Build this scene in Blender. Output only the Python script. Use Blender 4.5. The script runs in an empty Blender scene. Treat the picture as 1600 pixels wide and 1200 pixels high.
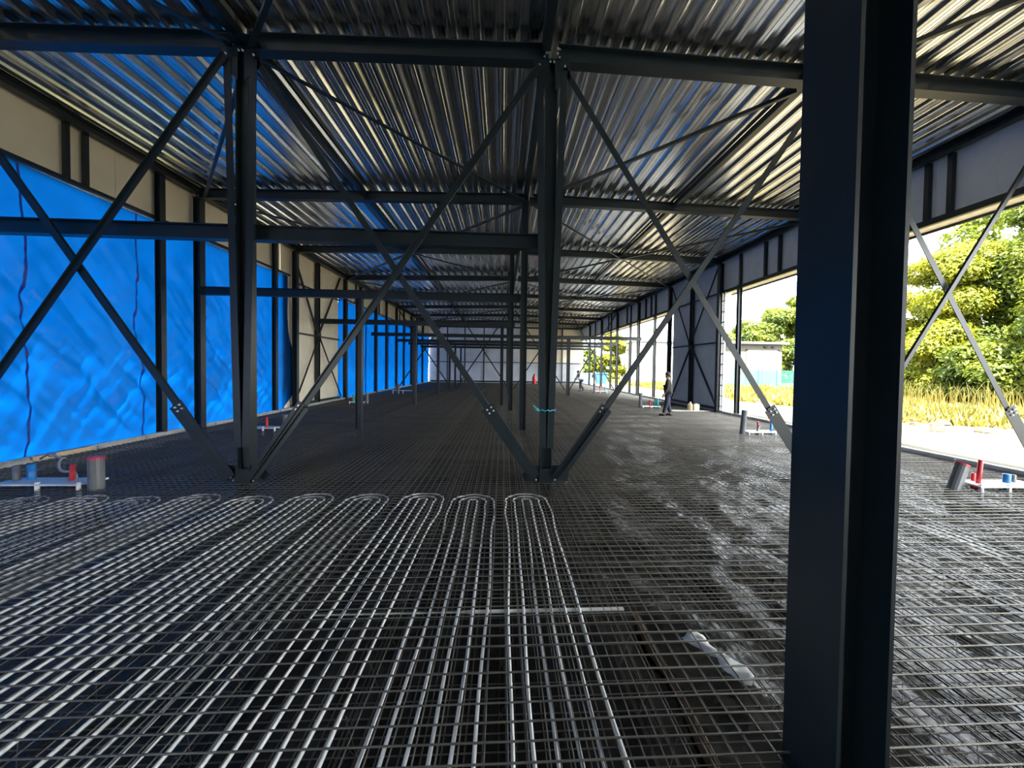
import bpy, math, random
import numpy as np
from mathutils import Vector, Matrix, noise

# ------------------------------------------------------------------ camera, sky, sun, exposure
sc = bpy.context.scene
col = sc.collection
CAM_H = 1.95
F_PX, PITCH, ROLL, YAW, CX, CY = 609.38, -.0245, .0139, .0552, 818.92, 589.06
fw = Vector((math.sin(YAW)*math.cos(PITCH), math.cos(YAW)*math.cos(PITCH), math.sin(PITCH)))
rt0 = Vector((math.cos(YAW), -math.sin(YAW), 0)); up0 = rt0.cross(fw)
rt = math.cos(ROLL)*rt0 + math.sin(ROLL)*up0
up = -math.sin(ROLL)*rt0 + math.cos(ROLL)*up0
cam_data = bpy.data.cameras.new('camera'); cam = bpy.data.objects.new('camera', cam_data); col.objects.link(cam)
cam_data.sensor_fit = 'HORIZONTAL'; cam_data.sensor_width = 36; cam_data.lens = F_PX*36/1600
cam_data.shift_x = -(CX-800)/1600; cam_data.shift_y = (CY-600)/1600
cam_data.clip_end = 400; cam_data.clip_start = .05
cam.matrix_world = Matrix(((rt.x, up.x, -fw.x, 0), (rt.y, up.y, -fw.y, 0), (rt.z, up.z, -fw.z, CAM_H), (0, 0, 0, 1)))
sc.camera = cam

world = bpy.data.worlds.new('sky'); sc.world = world; world.use_nodes = True
wn = world.node_tree.nodes; wl = world.node_tree.links; wn.clear()
w_out = wn.new('ShaderNodeOutputWorld'); w_bg = wn.new('ShaderNodeBackground'); w_bg.inputs[1].default_value = 3.2
w_tc = wn.new('ShaderNodeTexCoord'); w_no = wn.new('ShaderNodeTexNoise'); w_no.inputs['Scale'].default_value = 3; w_no.inputs['Detail'].default_value = 5
w_cr = wn.new('ShaderNodeValToRGB')
w_cr.color_ramp.elements[0].position = .35; w_cr.color_ramp.elements[0].color = (.80, .90, 1, 1)
w_cr.color_ramp.elements[1].position = .65; w_cr.color_ramp.elements[1].color = (1, .99, .96, 1)
wl.new(w_tc.outputs['Generated'], w_no.inputs['Vector']); wl.new(w_no.outputs['Fac'], w_cr.inputs[0])
wl.new(w_cr.outputs[0], w_bg.inputs[0]); wl.new(w_bg.outputs[0], w_out.inputs[0])

sun_d = bpy.data.lights.new('sun', 'SUN'); sun_d.energy = 20; sun_d.angle = .02; sun_d.color = (1, .95, .84)
sun = bpy.data.objects.new('sun', sun_d); col.objects.link(sun)
sun.rotation_euler = Vector((.11, .5, -.85)).to_track_quat('-Z', 'Y').to_euler()

sc.view_settings.view_transform = 'Standard'; sc.view_settings.look = 'None'
sc.view_settings.gamma = 1; sc.view_settings.use_curve_mapping = False
sc.view_settings.exposure = 1.9

R = random.Random(7)

# ------------------------------------------------------------------ materials
MATS = {}
def nodes_of(name):
    m = bpy.data.materials.new(name); m.use_nodes = True
    MATS[name] = m
    return m, m.node_tree.nodes, m.node_tree.links, m.node_tree.nodes['Principled BSDF']
def mat(name, c, rough=.5, metal=0, var=.12, scale=6, bump=0, bscale=40, spec=.5, c2=None, stretch=None):
    m, n, l, b = nodes_of(name)
    tc = n.new('ShaderNodeTexCoord'); no = n.new('ShaderNodeTexNoise')
    no.inputs['Scale'].default_value = scale; no.inputs['Detail'].default_value = 4
    src = tc.outputs['Object']
    if stretch:
        mp = n.new('ShaderNodeMapping'); mp.inputs['Scale'].default_value = stretch
        l.new(src, mp.inputs[0]); src = mp.outputs[0]
    l.new(src, no.inputs['Vector'])
    cr = n.new('ShaderNodeValToRGB')
    lo = c2 or [x*(1-var) for x in c]; hi = c if c2 else [min(1, x*(1+var)) for x in c]
    cr.color_ramp.elements[0].position = .35; cr.color_ramp.elements[0].color = (*lo, 1)
    cr.color_ramp.elements[1].position = .65; cr.color_ramp.elements[1].color = (*hi, 1)
    l.new(no.outputs['Fac'], cr.inputs[0]); l.new(cr.outputs[0], b.inputs['Base Color'])
    b.inputs['Roughness'].default_value = rough; b.inputs['Metallic'].default_value = metal
    b.inputs['Specular IOR Level'].default_value = spec
    if bump:
        n2 = n.new('ShaderNodeTexNoise'); n2.inputs['Scale'].default_value = bscale; n2.inputs['Detail'].default_value = 5
        l.new(src, n2.inputs['Vector'])
        bp = n.new('ShaderNodeBump'); bp.inputs['Strength'].default_value = bump; bp.inputs['Distance'].default_value = .02
        l.new(n2.outputs['Fac'], bp.inputs['Height']); l.new(bp.outputs[0], b.inputs['Normal'])
    return m
def translucent_mat(name, c, ct, mix=.5, c2=None, scale=3, rough=.6, gloss=.05):
    m = bpy.data.materials.new(name); m.use_nodes = True; MATS[name] = m
    n = m.node_tree.nodes; l = m.node_tree.links; n.clear()
    o = n.new('ShaderNodeOutputMaterial'); d = n.new('ShaderNodeBsdfDiffuse'); t = n.new('ShaderNodeBsdfTranslucent')
    mx = n.new('ShaderNodeMixShader'); mx.inputs[0].default_value = mix
    g = n.new('ShaderNodeBsdfGlossy'); g.inputs['Roughness'].default_value = rough
    mg = n.new('ShaderNodeMixShader'); mg.inputs[0].default_value = gloss
    tc = n.new('ShaderNodeTexCoord'); no = n.new('ShaderNodeTexNoise'); no.inputs['Scale'].default_value = scale
    l.new(tc.outputs['Object'], no.inputs['Vector'])
    for sh, cc in ((d, c), (t, ct)):
        cr = n.new('ShaderNodeValToRGB')
        lo = c2 if c2 else [x*.82 for x in cc]
        cr.color_ramp.elements[0].position = .35; cr.color_ramp.elements[0].color = (*lo, 1)
        cr.color_ramp.elements[1].position = .65; cr.color_ramp.elements[1].color = (*cc, 1)
        l.new(no.outputs['Fac'], cr.inputs[0]); l.new(cr.outputs[0], sh.inputs['Color'])
    l.new(d.outputs[0], mx.inputs[1]); l.new(t.outputs[0], mx.inputs[2])
    l.new(mx.outputs[0], mg.inputs[1]); l.new(g.outputs[0], mg.inputs[2]); l.new(mg.outputs[0], o.inputs[0])
    return m

STEEL = mat('painted_steel', (.010, .018, .022), .36, 0, .15, 3, spec=.45)
ZINC = mat('zinc_bolt', (.75, .77, .78), .35, .6)
DECK = mat('galvanised_deck', (.80, .80, .77), .21, 1.0, .10, 1.2, stretch=(6, .25, 6))
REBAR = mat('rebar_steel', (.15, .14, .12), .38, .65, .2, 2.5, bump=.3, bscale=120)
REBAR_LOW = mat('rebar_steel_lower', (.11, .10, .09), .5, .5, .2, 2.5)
PIPE = mat('heating_pipe_white', (.88, .88, .86), .35, 0, .04, 2)
WHITE = mat('white_plastic', (.8, .8, .78), .45)
FOIL = mat('black_foil', (.008, .008, .009), .22, 0, .3, 2, bump=.9, bscale=7, spec=.6)
CREAM = mat('cream_panel', (.78, .71, .56), .55, 0, .04, 1.5)
GREYP = mat('grey_blue_panel', (.82, .86, .86), .5, 0, .05, 1.5)
SOFFIT = mat('soffit_cream', (.85, .8, .64), .6)
ALU = mat('aluminium_strip', (.55, .58, .6), .35, .7)
WOOD = mat('plank_wood', (.62, .45, .28), .7, 0, .2, 3, stretch=(2, 20, 20))
RUSTWOOD = mat('brown_timber', (.12, .075, .045), .8, 0, .3, 8, bump=.5)
GREYPIPE = mat('grey_pvc', (.13, .14, .15), .4)
RED = mat('red_plastic', (.6, .03, .04), .4)
BLUEPL = mat('blue_plastic', (.02, .2, .55), .4)
TEAL = mat('teal_plastic', (.03, .35, .36), .4)
CONDUIT = mat('grey_conduit', (.35, .36, .36), .5)
TARP = translucent_mat('blue_tarp', (.001, .060, .225), (.0003, .047, .195), .55, None, 1.2, .35, .012)
SEAM = translucent_mat('tarp_seam', (.004, .06, .35), (.002, .05, .3), .4)
MEMB = translucent_mat('white_membrane', (.75, .76, .78), (.7, .73, .78), .45, None, .6)
SAND = mat('sand_ground', (.082, .068, .039), .9, 0, .25, .9, bump=1, bscale=4, c2=(.05, .04, .022))
CONC = mat('concrete_edge', (.42, .42, .41), .8, 0, .12, 5, bump=.3)
GRASS = translucent_mat('dry_grass', (.16, .115, .008), (.17, .125, .008), .35, (.09, .09, .005), .35)
LEAF_Y = translucent_mat('leaf_yellow_green', (.18, .185, .007), (.27, .27, .008), .4, (.075, .10, .004), .45, .6, .02)
LEAF_G = translucent_mat('leaf_green', (.10, .125, .007), (.165, .20, .009), .4, (.035, .06, .005), .45, .6, .02)
BARK = mat('bark', (.16, .12, .08), .9, 0, .3, 6, bump=.6)
SHEDW = mat('shed_wall', (.085, .078, .063), .6, 0, .03)
SHEDROOF = mat('shed_roof_edge', (.09, .09, .085), .5)
SHUTTER = mat('shutter_grey', (.065, .067, .067), .5, 0, .03)
FENCEG = mat('fence_green', (.02, .14, .09), .5)
FENCEY = mat('fence_grey', (.10, .13, .13), .5)
BINBLUE = mat('container_blue', (.012, .12, .30), .5)
SKIN = mat('skin', (.5, .28, .19), .6)
JACKET = mat('dark_jacket', (.035, .033, .032), .8)
NAVY = mat('navy_trousers', (.02, .025, .05), .8)
BLACK = mat('black_leather', (.012, .012, .012), .6)
CAPM = mat('grey_cap', (.07, .075, .07), .8)
SHIRT = mat('white_shirt', (.8, .8, .78), .8)
HAIR = mat('dark_hair', (.02, .015, .012), .7)
PAPER = mat('kraft_paper', (.55, .42, .28), .8)
CYAN = mat('cyan_wire', (.05, .5, .6), .5)

# ------------------------------------------------------------------ mesh helpers
class G:
    def __init__(s): s.v = []; s.f = []
    def box(s, x0, x1, y0, y1, z0, z1):
        k = len(s.v)
        s.v += [(x, y, z) for z in (z0, z1) for y in (y0, y1) for x in (x0, x1)]
        s.f += [tuple(k+i for i in q) for q in ((0, 2, 3, 1), (4, 5, 7, 6), (0, 1, 5, 4), (2, 6, 7, 3), (0, 4, 6, 2), (1, 3, 7, 5))]
        return s
    def prism(s, prof, p, q, side):
        """extrude 2-D profile (a along side, b along the third axis) from p to q"""
        p = Vector(p); q = Vector(q); ax = (q-p).normalized()
        sd = Vector(side); sd = (sd-ax*sd.dot(ax)).normalized(); th = ax.cross(sd)
        k = len(s.v); n = len(prof)
        for e in (p, q): s.v += [tuple(e+sd*a+th*b) for a, b in prof]
        s.f += [(k+i, k+(i+1) % n, k+n+(i+1) % n, k+n+i) for i in range(n)]
        s.f += [tuple(k+i for i in reversed(range(n))), tuple(k+n+i for i in range(n))]
        return s
    def h(s, p, q, side, h=.2, b=.2, tw=.012, tf=.016):
        """H section; side = direction across the web (section height)"""
        H = h/2; B = b/2; w = tw/2; i = H-tf
        return s.prism([(-H, -B), (-i, -B), (-i, -w), (i, -w), (i, -B), (H, -B), (H, B), (i, B), (i, w), (-i, w), (-i, B), (-H, B)], p, q, side)
    def bar(s, p, q, side, a, b):
        return s.prism([(-a/2, -b/2), (a/2, -b/2), (a/2, b/2), (-a/2, b/2)], p, q, side)
    def angle(s, p, q, side, a=.09, t=.012, b=None):
        b = b or a
        return s.prism([(-a/2, 0), (a/2, 0), (a/2, t), (-a/2+t, t), (-a/2+t, b), (-a/2, b)], p, q, side)
    def tube(s, path, r, n=8, cap=True):
        path = [Vector(p) for p in path]; k = len(s.v); m = len(path)
        ref = None
        for i, p in enumerate(path):
            d = (path[min(i+1, m-1)]-path[max(i-1, 0)]).normalized()
            if ref is None: ref = d.orthogonal().normalized()
            ref = (ref-d*ref.dot(d)).normalized(); b = d.cross(ref)
            rr = r[i] if isinstance(r, (list, tuple)) else r
            s.v += [tuple(p+(ref*math.cos(2*math.pi*j/n)+b*math.sin(2*math.pi*j/n))*rr) for j in range(n)]
        for i in range(m-1):
            s.f += [(k+i*n+j, k+i*n+(j+1) % n, k+(i+1)*n+(j+1) % n, k+(i+1)*n+j) for j in range(n)]
        if cap:
            s.f += [tuple(k+j for j in reversed(range(n))), tuple(k+(m-1)*n+j for j in range(n))]
        return s
    def cyl(s, p, q, r, n=10): return s.tube([p, q], r, n)
    def plate(s, pts, dirn, t):
        """polygon pts extruded by t along dirn"""
        k = len(s.v); n = len(pts); d = Vector(dirn)*t
        s.v += [tuple(p) for p in pts]+[tuple(Vector(p)+d) for p in pts]
        s.f += [tuple(k+i for i in reversed(range(n))), tuple(k+n+i for i in range(n))]
        s.f += [(k+i, k+(i+1) % n, k+n+(i+1) % n, k+n+i) for i in range(n)]
        return s
    def lathe(s, c, prof, n=12):
        k = len(s.v); m = len(prof)
        for r, z in prof: s.v += [(c[0]+r*math.cos(2*math.pi*j/n), c[1]+r*math.sin(2*math.pi*j/n), c[2]+z) for j in range(n)]
        for i in range(m-1): s.f += [(k+i*n+j, k+i*n+(j+1) % n, k+(i+1)*n+(j+1) % n, k+(i+1)*n+j) for j in range(n)]
        s.f += [tuple(k+j for j in reversed(range(n))), tuple(k+(m-1)*n+j for j in range(n))]
        return s
def mesh(name, g, m, off=(0, 0, 0), smooth=False):
    me = bpy.data.meshes.new(name)
    me.from_pydata([(v[0]-off[0], v[1]-off[1], v[2]-off[2]) for v in g.v], [], g.f)
    me.materials.append(m)
    if smooth: me.polygons.foreach_set('use_smooth', [True]*len(me.polygons))
    me.update(); return me
def tag(o, label=None, cat=None, group=None, kind=None):
    if label: o['label'] = label
    if cat: o['category'] = cat
    if group: o['group'] = group
    if kind: o['kind'] = kind
    return o
def empty(name, loc, label=None, cat=None, group=None, kind=None):
    o = bpy.data.objects.new(name, None); o.location = loc; o.empty_display_size = .1; col.objects.link(o)
    return tag(o, label, cat, group, kind)
def wloc(o):
    v = Vector((0, 0, 0))
    while o is not None: v += o.location; o = o.parent
    return v
def part(name, g, m, parent=None, smooth=False, loc=None):
    """g in world coordinates; object origin sits at loc (default: parent's origin)"""
    base = wloc(parent) if parent else Vector((0, 0, 0))
    at = Vector(loc) if loc is not None else base
    o = bpy.data.objects.new(name, mesh(name, g, m, at, smooth)); col.objects.link(o)
    o.parent = parent; o.location = at-base
    return o
def inst(name, me, parent, loc, rot=None):
    o = bpy.data.objects.new(name, me); col.objects.link(o); o.parent = parent; o.location = loc
    if rot: o.rotation_euler = rot
    return o
def single(name, g, m, loc, label, cat, group=None, smooth=False):
    return tag(part(name, g, m, None, smooth, loc), label, cat, group)
ORD = ['nearest', 'first', 'second', 'third', 'fourth', 'fifth', 'sixth', 'seventh', 'eighth', 'ninth', 'tenth', 'eleventh', 'twelfth']
bolt_me = mesh('bolt', G().lathe((0, 0, 0), [(.017, 0), (.017, .012), (.011, .012), (.011, .03)], 6), ZINC)
def bolt(parent, p, axis='-Y'):
    rot = {'-Y': (math.pi/2, 0, 0), '+X': (0, math.pi/2, 0), '-X': (0, -math.pi/2, 0), 'Z': (0, 0, 0), '-Z': (math.pi, 0, 0)}[axis]
    return inst('bolt', bolt_me, parent, Vector(p)-wloc(parent), rot)

# ------------------------------------------------------------------ layout
XL, XR, XM, XA, XB = -9.15, 10.1, .75, -4.18, 5.6          # left wall, right wall, middle row, inner rows
ROWS = [6.62, 12.2, 17.6, 23.0, 28.4, 33.8, 39.2, 44.6]
YEND, YBACK = 50.0, -5.0
def gz(x): return 7.02-.021*abs(x-.6)                       # underside of the rafters
RD = .28                                                    # rafter depth

# ------------------------------------------------------------------ setting: floor, ground, kerbs
def foil_z(x, y):
    a = .018+.045*max(0, min(1, (x-.5)/2.0))
    v = noise.noise((x*2.1, y*1.3, 1))*a + noise.noise((x*6+y*3, y*4, 5))*a*.6
    v += abs(noise.noise((x*3.3-y*1.5, y*1.1+x, 9)))*a*1.4
    return -.30+v
def grid(xs, ys, fz):
    g = G(); n = len(xs)
    g.v = [(x, y, fz(x, y)) for y in ys for x in xs]
    g.f = [(j*n+i, j*n+i+1, (j+1)*n+i+1, (j+1)*n+i) for j in range(len(ys)-1) for i in range(n-1)]
    return g
fx = list(np.arange(XL-.3, XR+.31, .1))
fy = list(np.arange(YBACK, 1, .5))+list(np.arange(1, 9, .07))+list(np.arange(9, 20, .25))+list(np.arange(20, YEND+.6, .75))
floor = part('floor', grid(fx, fy, foil_z), FOIL, smooth=True)
tag(floor, 'black plastic foil lying under the steel mesh floor', kind='structure')

def gnd(x, y):
    return -.08+.05*noise.noise((x*.35, y*.2, 3))+.025*noise.noise((x*1.5, y*.6, 8))
g = G()
xs = [XR+.25]+list(np.arange(10.8, 22, .45))+[24, 28, 34, 42, 55, 75, 110, 170]
ys = [-70, -40, -20]+list(np.arange(-8, 34, .6))+[38, 44, 52, 62, 76, 95, 120, 170]
ground = part('ground', grid(xs, ys, gnd), SAND, smooth=True)
g = G()
k = len(ground.data.vertices)
g.box(-120, XL-.25, -70, 170, -.5, -.08); g.box(XL-.25, XR+.25, YEND+.5, 170, -.5, -.08); g.box(XL-.25, XR+.25, -70, YBACK-.3, -.5, -.08)
tag(ground, 'pale sandy ground outside the open side of the hall', kind='structure')
tag(part('ground_behind', g, SAND), 'sandy ground around the back of the hall', kind='structure')

for nm, x0, x1, lab in (('trim_1', XL-.35, XL+.12, 'concrete edge strip at foot of tarpaulin side'), ('trim_2', XR-.12, XR+.3, 'concrete edge strip along the open right side')):
    o = part(nm, G().box(x0, x1, YBACK, YEND, -.4, .03), CONC); tag(o, lab, kind='structure')
for nm, xa, s, lab in (('edge_rail', XL+.1, 1, 'grey aluminium edge rail along foot of blue tarpaulins'), ('edge_rail', XR-.1, -1, 'grey aluminium edge rail along the open right side')):
    e = empty(nm, (xa, 2, 0), lab, 'rail')
    part('rail_profile', G().box(xa-.012, xa+.012, YBACK, YEND, .0, .085), ALU, e)
    part('rail_lip', G().box(min(xa, xa-s*.1), max(xa, xa-s*.1), YBACK, YEND, .085, .097), ALU, e)
    bm = mesh('bracket', G().box(-.02, .02, -.015, .015, -.05, .07), ALU)
    for j in range(34): inst('bracket', bm, e, (s*.035, 1.2*j, 0))

# ------------------------------------------------------------------ roof deck
ceil = empty('ceiling', (XM, 20, gz(XM)+RD), 'ribbed galvanised steel roof deck', None, None, 'structure')
PIT = .38; prof = [(0, 0), (.045, 0), (.052, .006), (.06, .006), (.067, 0), (.112, 0), (.131, .048), (.140, .050), (.184, .10), (.232, .10), (.24, .094), (.25, .094), (.258, .10), (.308, .10), (.352, .050), (.361, .048), (.38, 0)]
def sheet_mesh():
    g = G(); pts = []
    for k in range(2): pts += [(a+k*PIT, b) for a, b in prof[:-1]]
    pts.append((2*PIT, 0)); L = YEND-YBACK; n = len(pts)
    for y in (0, L): g.v += [(a, y, b) for a, b in pts]
    for y in (0, L): g.v += [(a, y, b+.004) for a, b in pts]
    g.f = [(i, n+i, n+i+1, i+1) for i in range(n-1)]+[(2*n+i, 2*n+i+1, 3*n+i+1, 3*n+i) for i in range(n-1)]
    return mesh('deck_sheet', g, DECK)
sm = sheet_mesh(); slope = .021
x = .6
while x < XR+.3:
    inst('deck_sheet', sm, ceil, Vector((x, YBACK, gz(x)+RD))-ceil.location, (0, math.atan(slope), 0)); x += 2*PIT
x = .6-2*PIT
while x > XL-.9:
    inst('deck_sheet', sm, ceil, Vector((x, YBACK, gz(x)+RD))-ceil.location, (0, -math.atan(slope), 0)); x -= 2*PIT
part('roof_cover', G().box(XL-.4, XR+.4, YBACK, YEND+.3, 7.55, 7.65), CONC, ceil)

# ------------------------------------------------------------------ steel columns
def column(X, Y, z1, label, group=None, h=.2, b=.2, name='steel_column', z0=-.28, plate=True, bolts=False):
    e = empty(name, (X, Y, z0), label, 'column', group)
    part('shaft', G().h((X, Y, z0), (X, Y, z1), (1, 0, 0), h, b), STEEL, e)
    if plate:
        part('base_plate', G().box(X-h*.8, X+h*.8, Y-b*.75, Y+b*.75, z0, z0+.025), STEEL, e)
        part('cap_plate', G().box(X-h/2-.02, X+h/2+.02, Y-b/2-.02, Y+b/2+.02, z1, z1+.016), STEEL, e)
    return e
# the big near column
e = empty('steel_column', (1.615, 1.76, -.28), 'massive dark steel column close to the camera at right', 'column', None)
part('shaft', G().h((1.615, 1.76, -.28), (1.615, 1.76, gz(1.6)), (1, 0, 0), .25, .32, .014, .02), STEEL, e)
part('base_plate', G().box(1.4, 1.83, 1.55, 1.97, -.28, -.25), STEEL, e)

SIDE = {XL: 'against the tarpaulin side', XA: 'between tarpaulin side and middle row', XM: 'in the middle row', XB: 'between middle row and open side', XR: 'on the open right side'}
def straps(e, X, Y, z1):
    for s in (-1, 1):
        part('tie_strap', G().bar((X+s*.06, Y-.13, .6), (X+s*.20, Y-.13, z1-.18), (1, 0, 0), .11, .012), STEEL, e)
        tg = part('top_gusset', G().plate([(X+s*.05, Y-.12, z1-.02), (X+s*.30, Y-.12, z1-.02), (X+s*.30, Y-.12, z1-.28), (X+s*.05, Y-.12, z1-.5)][::s], (0, 1, 0), .014), STEEL, e)
        bolt(tg, (X+s*.21, Y-.136, z1-.12))
        bg = part('base_gusset', G().plate([(X+s*.06, Y-.07, 0.02), (X+s*.36, Y-.07, .02), (X+s*.40, Y-.07, .14), (X+s*.28, Y-.07, .3), (X+s*.06, Y-.07, .3)][::s], (0, 1, 0), .014), STEEL, e)
        for q in (0, 1): bolt(bg, (X+s*(.16+.05*q), Y-.075, .05+.05*q))
        for q in (0, 1):
            bolt(e, (X+s*.09, Y-.11, z1+.1+.08*q)); 
        bolt(e, (X+s*.03, Y-.11, z1-.04))
    part('sleeve', G().box(X-.11, X+.11, Y-.12, Y+.12, 0, .24), STEEL, e)
for X in (XA, XM, XB):
    e = column(X, 6.62, gz(X), 'dark steel column with crossed braces, '+{XA: 'left one, tarpaulin behind it', XM: 'centre one with a tie wire round it', XB: 'right one hidden behind the big near column'}[X], 'first braced row of columns')
    straps(e, X, 6.62, gz(X))
for i, Y in enumerate(ROWS):
    for X in (XL+.1, XR-.1):
        k = XL if X < 0 else XR
        column(X, Y, gz(X), 'dark steel wall column '+SIDE[k]+', under the '+ORD[i+1]+' roof beam', 'main wall columns', .2, .2)
    if i > 0:
        xm = [0, .63, .36, .5, .45, .5, .5, .5][i]
        column(xm, Y-.1 if i < 3 else Y, gz(xm), 'full-height steel column in the middle row, under the '+ORD[i+1]+' roof beam', 'middle row columns', .2, .2)
# corner columns behind
for X in (XL+.1, XR-.1): column(X, .8, gz(X), 'dark steel wall column '+SIDE[XL if X < 0 else XR]+', nearest to the camera', 'main wall columns')
# secondary wall columns
for Y, t in ((10.97, 'before the second roof beam'), (16.2, 'before the cream braced bay'), (25.6, 'just past the cream braced bay'), (31.2, 'halfway down the hall'), (36.6, 'in the far half of the hall'), (42.0, 'close to the far end wall')):
    column(XL+.02, Y, 6.93, 'slim steel wall post on tarpaulin side, '+t, 'secondary tarpaulin side posts', .16, .16, 'wall_post')
for Y, t in ((16.3, 'next to the white ladder strip'), (25.6, 'just past the blue-grey braced bay'), (30.6, 'past the fourth bay'), (36.2, 'in the far half of the hall'), (42.6, 'near the far end wall')):
    column(XR+.02, Y, 5.6, 'slim steel post in the open side, '+t, 'secondary open side posts', .16, .16, 'wall_post')
# short mezzanine posts
MEZ = [6.75, 12.2, 19.9, 27.4, 33.6, 38.0, 43.5]
for i, Y in enumerate(MEZ):
    if i > 0:
        X = -4.33-.05*i
        column(X, Y, 3.97, 'short steel post under the '+ORD[i+1]+' low cross beam, tarpaulin side', 'low beam posts', .18, .18, 'steel_post')
    if i > 1:
        column(-.05, Y, 3.97, 'short steel post under the '+ORD[i+1]+' low cross beam, beside middle row', 'low beam posts', .16, .16, 'steel_post')
for X, Y, t in ((4.63, 27.4, 'nearest of three'), (4.36, 33.6, 'second of three'), (4.05, 43.5, 'farthest of three')):
    column(X, Y, 3.97, 'short steel post in the far right half, '+t, 'low beam posts', .22, .18, 'steel_post')

# ------------------------------------------------------------------ rafters and roof steel
def rafter(Y, xa, xb, label, h=RD):
    za, zb = gz(xa)+h/2, gz(xb)+h/2
    e = empty('roof_beam', (xa, Y, za), label, 'beam', 'roof cross beams')
    part('profile', G().h((xa+.1, Y, za), (xb-.1, Y, zb), (0, 0, 1), h, .2), STEEL, e)
    for X, s in ((xa, 1), (xb, -1)):
        z = gz(X)
        ep = part('end_plate', G().box(X+s*.1-.012, X+s*.1+.012, Y-.11, Y+.11, z-.02, z+h+.02), STEEL, e)
        if Y < 20:
            for q in (0, 1): bolt(ep, (X+s*.112, Y-.08, z+.07+.13*q), '+X' if s > 0 else '-X')
    return e
Y = 6.62
rafter(Y, XL, XA, 'nearest roof cross beam, piece over the tarpaulin side')
rafter(Y, XA, XM, 'nearest roof cross beam, piece between the left and centre braced columns')
rafter(Y, XM, XR, 'nearest roof cross beam, piece from centre column to open side')
for i, Y in enumerate(ROWS):
    if i == 0: continue
    rafter(Y, XL, XM, ORD[i+1]+' roof cross beam from the camera, tarpaulin half')
    rafter(Y, XM, XR, ORD[i+1]+' roof cross beam from the camera, open-side half')
rafter(1.76, XL, XM, 'roof cross beam over the camera, tarpaulin half'); rafter(1.76, XM, XR, 'roof cross beam over the camera, open-side half')
# lengthwise ties
for X, t in ((XA-.05, 'over the left column row'), (.65, 'along the ridge over the middle row'), (5.35, 'over the right column row')):
    e = empty('roof_tie', (X, 1, gz(X)+.2), 'long dark lengthwise roof tie '+t, 'beam', 'lengthwise roof ties')
    for a, b in zip([YBACK]+[1.76]+ROWS, [1.76]+ROWS+[YEND]):
        part('tie_section', G().bar((X, a+.11, gz(X)+.2), (X, b-.11, gz(X)+.2), (1, 0, 0), .14, .14), STEEL, e)
for X, t in ((XL+.12, 'tarpaulin side'), (XR-.12, 'open right side')):
    single('eave_beam', G().h((X, YBACK, 7.0), (X, YEND, 7.0), (0, 0, 1), .16, .14), STEEL, (X, 1, 7), 'dark steel eave beam along the top of the '+t, 'beam', 'eave beams')
# roof diagonals
RY = [1.2]+ROWS
for i in range(len(RY)-1):
    y0, y1 = RY[i], RY[i+1]
    odd = i % 2 == 1
    pts = [((XA, y0), (XM, y1)), ((XB-.3, y0), (XM, y1)), ((XA, y0), (XL+.2, y1)), ((XB-.3, y0), (XR-.2, y1))] if odd else [((XM, y0), (XA, y1)), ((XM, y0), (XB-.3, y1)), ((XL+.2, y0), (XA, y1)), ((XR-.2, y0), (XB-.3, y1))]
    names = ['left of the ridge', 'right of the ridge', 'beside the tarpaulin eave', 'beside the open-side eave']
    for (a, b), t in zip(pts, names):
        d = (Vector((*b, 0))-Vector((*a, 0))).normalized()*.22
        p = (a[0]+d.x, a[1]+d.y, gz(a[0])+.03); q = (b[0]-d.x, b[1]-d.y, gz(b[0])+.03)
        e = empty('roof_brace', p, 'diagonal roof brace '+t+', '+ORD[i+1]+' roof bay from the camera', 'brace', 'roof diagonals')
        part('bar', G().angle(p, q, (0, 0, 1), .07, .012), STEEL, e)
        for c in (p, q): part('gusset', G().box(c[0]-.13, c[0]+.13, c[1]-.13, c[1]+.13, c[2]+.04, c[2]+.052), STEEL, e)

# ------------------------------------------------------------------ row braces
def row_brace(xa, za, xb, zb, Y, label, group, detail=True, w=.1):
    """top (xa,za) to base (xb,zb)"""
    p = Vector((xa, Y, za)); q = Vector((xb, Y, zb)); d = (q-p); L = d.length; d.normalize()
    n = Vector((d.z, 0, -d.x))
    if n.x*(xb-xa) > 0: n = -n
    e = empty('cross_brace', q, label, 'brace', group)
    part('bar', G().angle(p, p+d*(L-.25 if detail else L), (n if True else 0), w, .012, .05), STEEL, e)
    if detail:
        a = p+d*(L-1.45)
        spl = part('splice_plate', G().bar(a+Vector((0, -.02, 0))-n*.035, q+Vector((0, -.02, 0))-n*.035, n, .15, .014), STEEL, e)
        part('splice_channel', G().angle(a+d*.02+Vector((0, -.03, 0))+n*.06, q+Vector((0, -.03, 0))+n*.03, n, .09, .012, .06), STEEL, e)
        for u in (.06, .13):
            for t in (-.06, .02): bolt(spl, a+d*u+n*t+Vector((0, -.03, 0)))
    return e
BX = [XL+.1, XA, XM, XB, XR-.1]
bayn = ['leftmost bay in front of the blue tarpaulin', 'bay between left and centre columns', 'bay right of the centre column', 'rightmost bay seen against the trees']
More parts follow.
